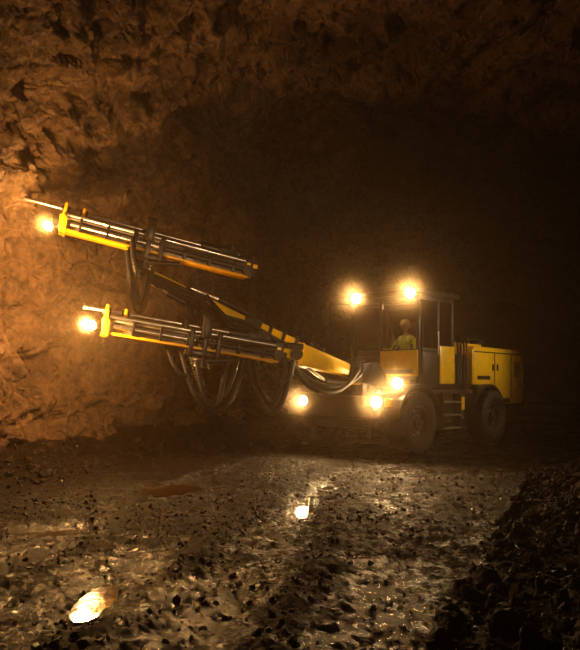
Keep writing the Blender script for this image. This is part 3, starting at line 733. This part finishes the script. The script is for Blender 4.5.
fo = grid_obj('floor', np.stack([XX, YY, HH], 2), None, M_FLOOR, True)
wetv = np.clip(0.45 - HH.ravel() / 0.05, 0, 1)
at = fo.data.attributes.new('wetness', 'FLOAT', 'POINT'); at.data.foreach_set('value', wetv.astype(np.float32))
pud = Part('puddle_water')
for (cx, cy, rx, ry) in PUD:
    tb = bmesh.new(); vs_ = []
    for k in range(40):
        a = 2 * math.pi * k / 40; r = 1.2
        vs_.append(tb.verts.new((cx + rx * r * math.cos(a), cy + ry * r * math.sin(a), -0.045)))
    tb.faces.new(vs_); pud.add(tb, M_WATER)
po = pud.done()

# ------------------------------------------------------------------ rocks
def rocks(name, items, mat, sub=2):
    base = []
    for s in range(10):
        bm = bmesh.new(); bmesh.ops.create_icosphere(bm, subdivisions=sub, radius=1.0)
        co = np.array([v.co[:] for v in bm.verts]); fs = [[v.index for v in f.verts] for f in bm.faces]; bm.free()
        rs = np.random.RandomState(s)
        for _ in range(9 if sub > 1 else 2):
            n = rs.normal(size=3); n /= np.linalg.norm(n); k = rs.uniform(0.45, 0.8)
            e = co @ n - k; co = co - np.outer(np.clip(e, 0, None), n)
        co += (0.06 if sub > 1 else 0.15) * rs.normal(size=co.shape); base.append((co, fs))
    VS = []; FS = []; o = 0
    for (x, y, z, r) in items:
        co, fs = base[random.randrange(10)]
        R = np.array(Euler([random.uniform(0, 6.3) for _ in range(3)]).to_matrix())
        S = np.array([r * random.uniform(0.7, 1.3), r * random.uniform(0.7, 1.2), r * random.uniform(0.5, 0.9)])
        c = (co * S) @ R.T + np.array([x, y, z]); VS.append(c); FS += [[i + o for i in f] for f in fs]; o += len(c)
    me = bpy.data.meshes.new(name); me.from_pydata(np.concatenate(VS).tolist(), [], FS); me.materials.append(mat)
    ob = bpy.data.objects.new(name, me); col.objects.link(ob); return ob
def place(n, fx, rf, lowcut=None):
    xs_, ys_, rr = [], [], []
    while len(xs_) < n:
        r = fx()
        if r is None: continue
        xs_.append(r[0]); ys_.append(r[1]); rr.append(rf(*r))
    h = floor_h(np.array(xs_), np.array(ys_), False)
    return [(x, y, z + r * 0.1, r) for x, y, z, r in zip(xs_, ys_, h, rr) if lowcut is None or z > lowcut or random.random() < 0.35]
def fr():
    y = random.uniform(2.5, 11.6); bx = 0.9 + 0.42 * (y - 4)
    x = bx + random.random() ** 1.1 * 4.5
    return (x, y) if x < 6.4 else None
def fl():
    y = random.uniform(6, 24); lw = -6.25 + 0.15 * y + float(shift(y)); return (lw + 0.2 + random.random() ** 1.3 * 1.5, y)
def fg():
    y = 2.5 + random.random() ** 1.4 * 11; x = random.uniform(-0.6, 0.6) * y
    return (x, y) if abs(x) < 5 else None
rocks('muck_pile', place(4200, fr, lambda x, y: min(0.1, 0.01 + 0.016 * random.random() ** -0.6)), M_RUBBLE)
s1 = rocks('s1', place(900, fl, lambda x, y: min(0.12, 0.012 + 0.02 * random.random() ** -0.55)), M_RUBBLE)
s2 = rocks('s2', place(15000, fg, lambda x, y: min(0.028, 0.004 + 0.0035 * random.random() ** -0.55), 0.0), M_GRAVEL, 1)
with bpy.context.temp_override(active_object=fo, object=fo, selected_objects=[fo, s1, s2], selected_editable_objects=[fo, s1, s2]):
    bpy.ops.object.join()

# ------------------------------------------------------------------ added out-of-view fill lights on stands, brightening machine and feeds
def fill_tripod(name, bx_, by_, hz, tgt, e, colr, spot):
    p = Part(name)
    bz = float(floor_h(np.array([bx_]), np.array([by_]), False)[0]) - 0.03
    T = V((bx_, by_, hz)); tgt = V(tgt); d = (tgt - T).normalized()
    p.cyl((bx_, by_, bz + 0.7), (bx_, by_, hz - 0.12), 0.03, M_DRK)
    for k in range(3):
        a = k * 2.094 + 0.4; p.cyl((bx_, by_, bz + 1.3), (bx_ + 0.7 * math.cos(a), by_ + 0.7 * math.sin(a), bz), 0.022, M_DRK)
    p.cyl(T - d * 0.35, T - d * 0.1, 0.1, M_BLK, r2=0.2); p.cyl(T - d * 0.11, T - d * 0.09, 0.19, M_LENS3)
    o = p.done()
    l = light(name + '_beam', 'SPOT', T, e, colr, None, True, 0.2, tgt, spot, 0.9)
    mw = l.matrix_basis.copy(); l.parent = o; l.matrix_basis = mw
fill_tripod('offscreen_fill_light', 8.1, 12.9, 3.6, (3.6, 14.4, 1.8), 420, (1.0, 0.78, 0.5), 64)
fill_tripod('offscreen_fill_light.001', 3.6, 1.4, 3.2, (0.2, 12.5, 3.5), 1250, (1.0, 0.7, 0.4), 46)

# ------------------------------------------------------------------ dusty air
w = bpy.data.worlds.new('World'); sc.world = w; w.use_nodes = True; nt = w.node_tree; nt.nodes.clear()
wo = nt.nodes.new('ShaderNodeOutputWorld'); vsn = nt.nodes.new('ShaderNodeVolumeScatter')
vsn.inputs['Color'].default_value = (1.0, 0.74, 0.48, 1); vsn.inputs['Density'].default_value = 0.0045; vsn.inputs['Anisotropy'].default_value = 0.72
nt.links.new(vsn.outputs[0], wo.inputs['Volume'])

# ------------------------------------------------------------------ camera
cd = bpy.data.cameras.new('camera'); co = bpy.data.objects.new('camera', cd); col.objects.link(co)
co.location = (0, 0, 1.3); co.rotation_euler = (math.radians(90), 0, 0)
cd.lens = 38.8; cd.sensor_width = 36; cd.shift_y = 60 / 650; cd.clip_end = 200
sc.camera = co
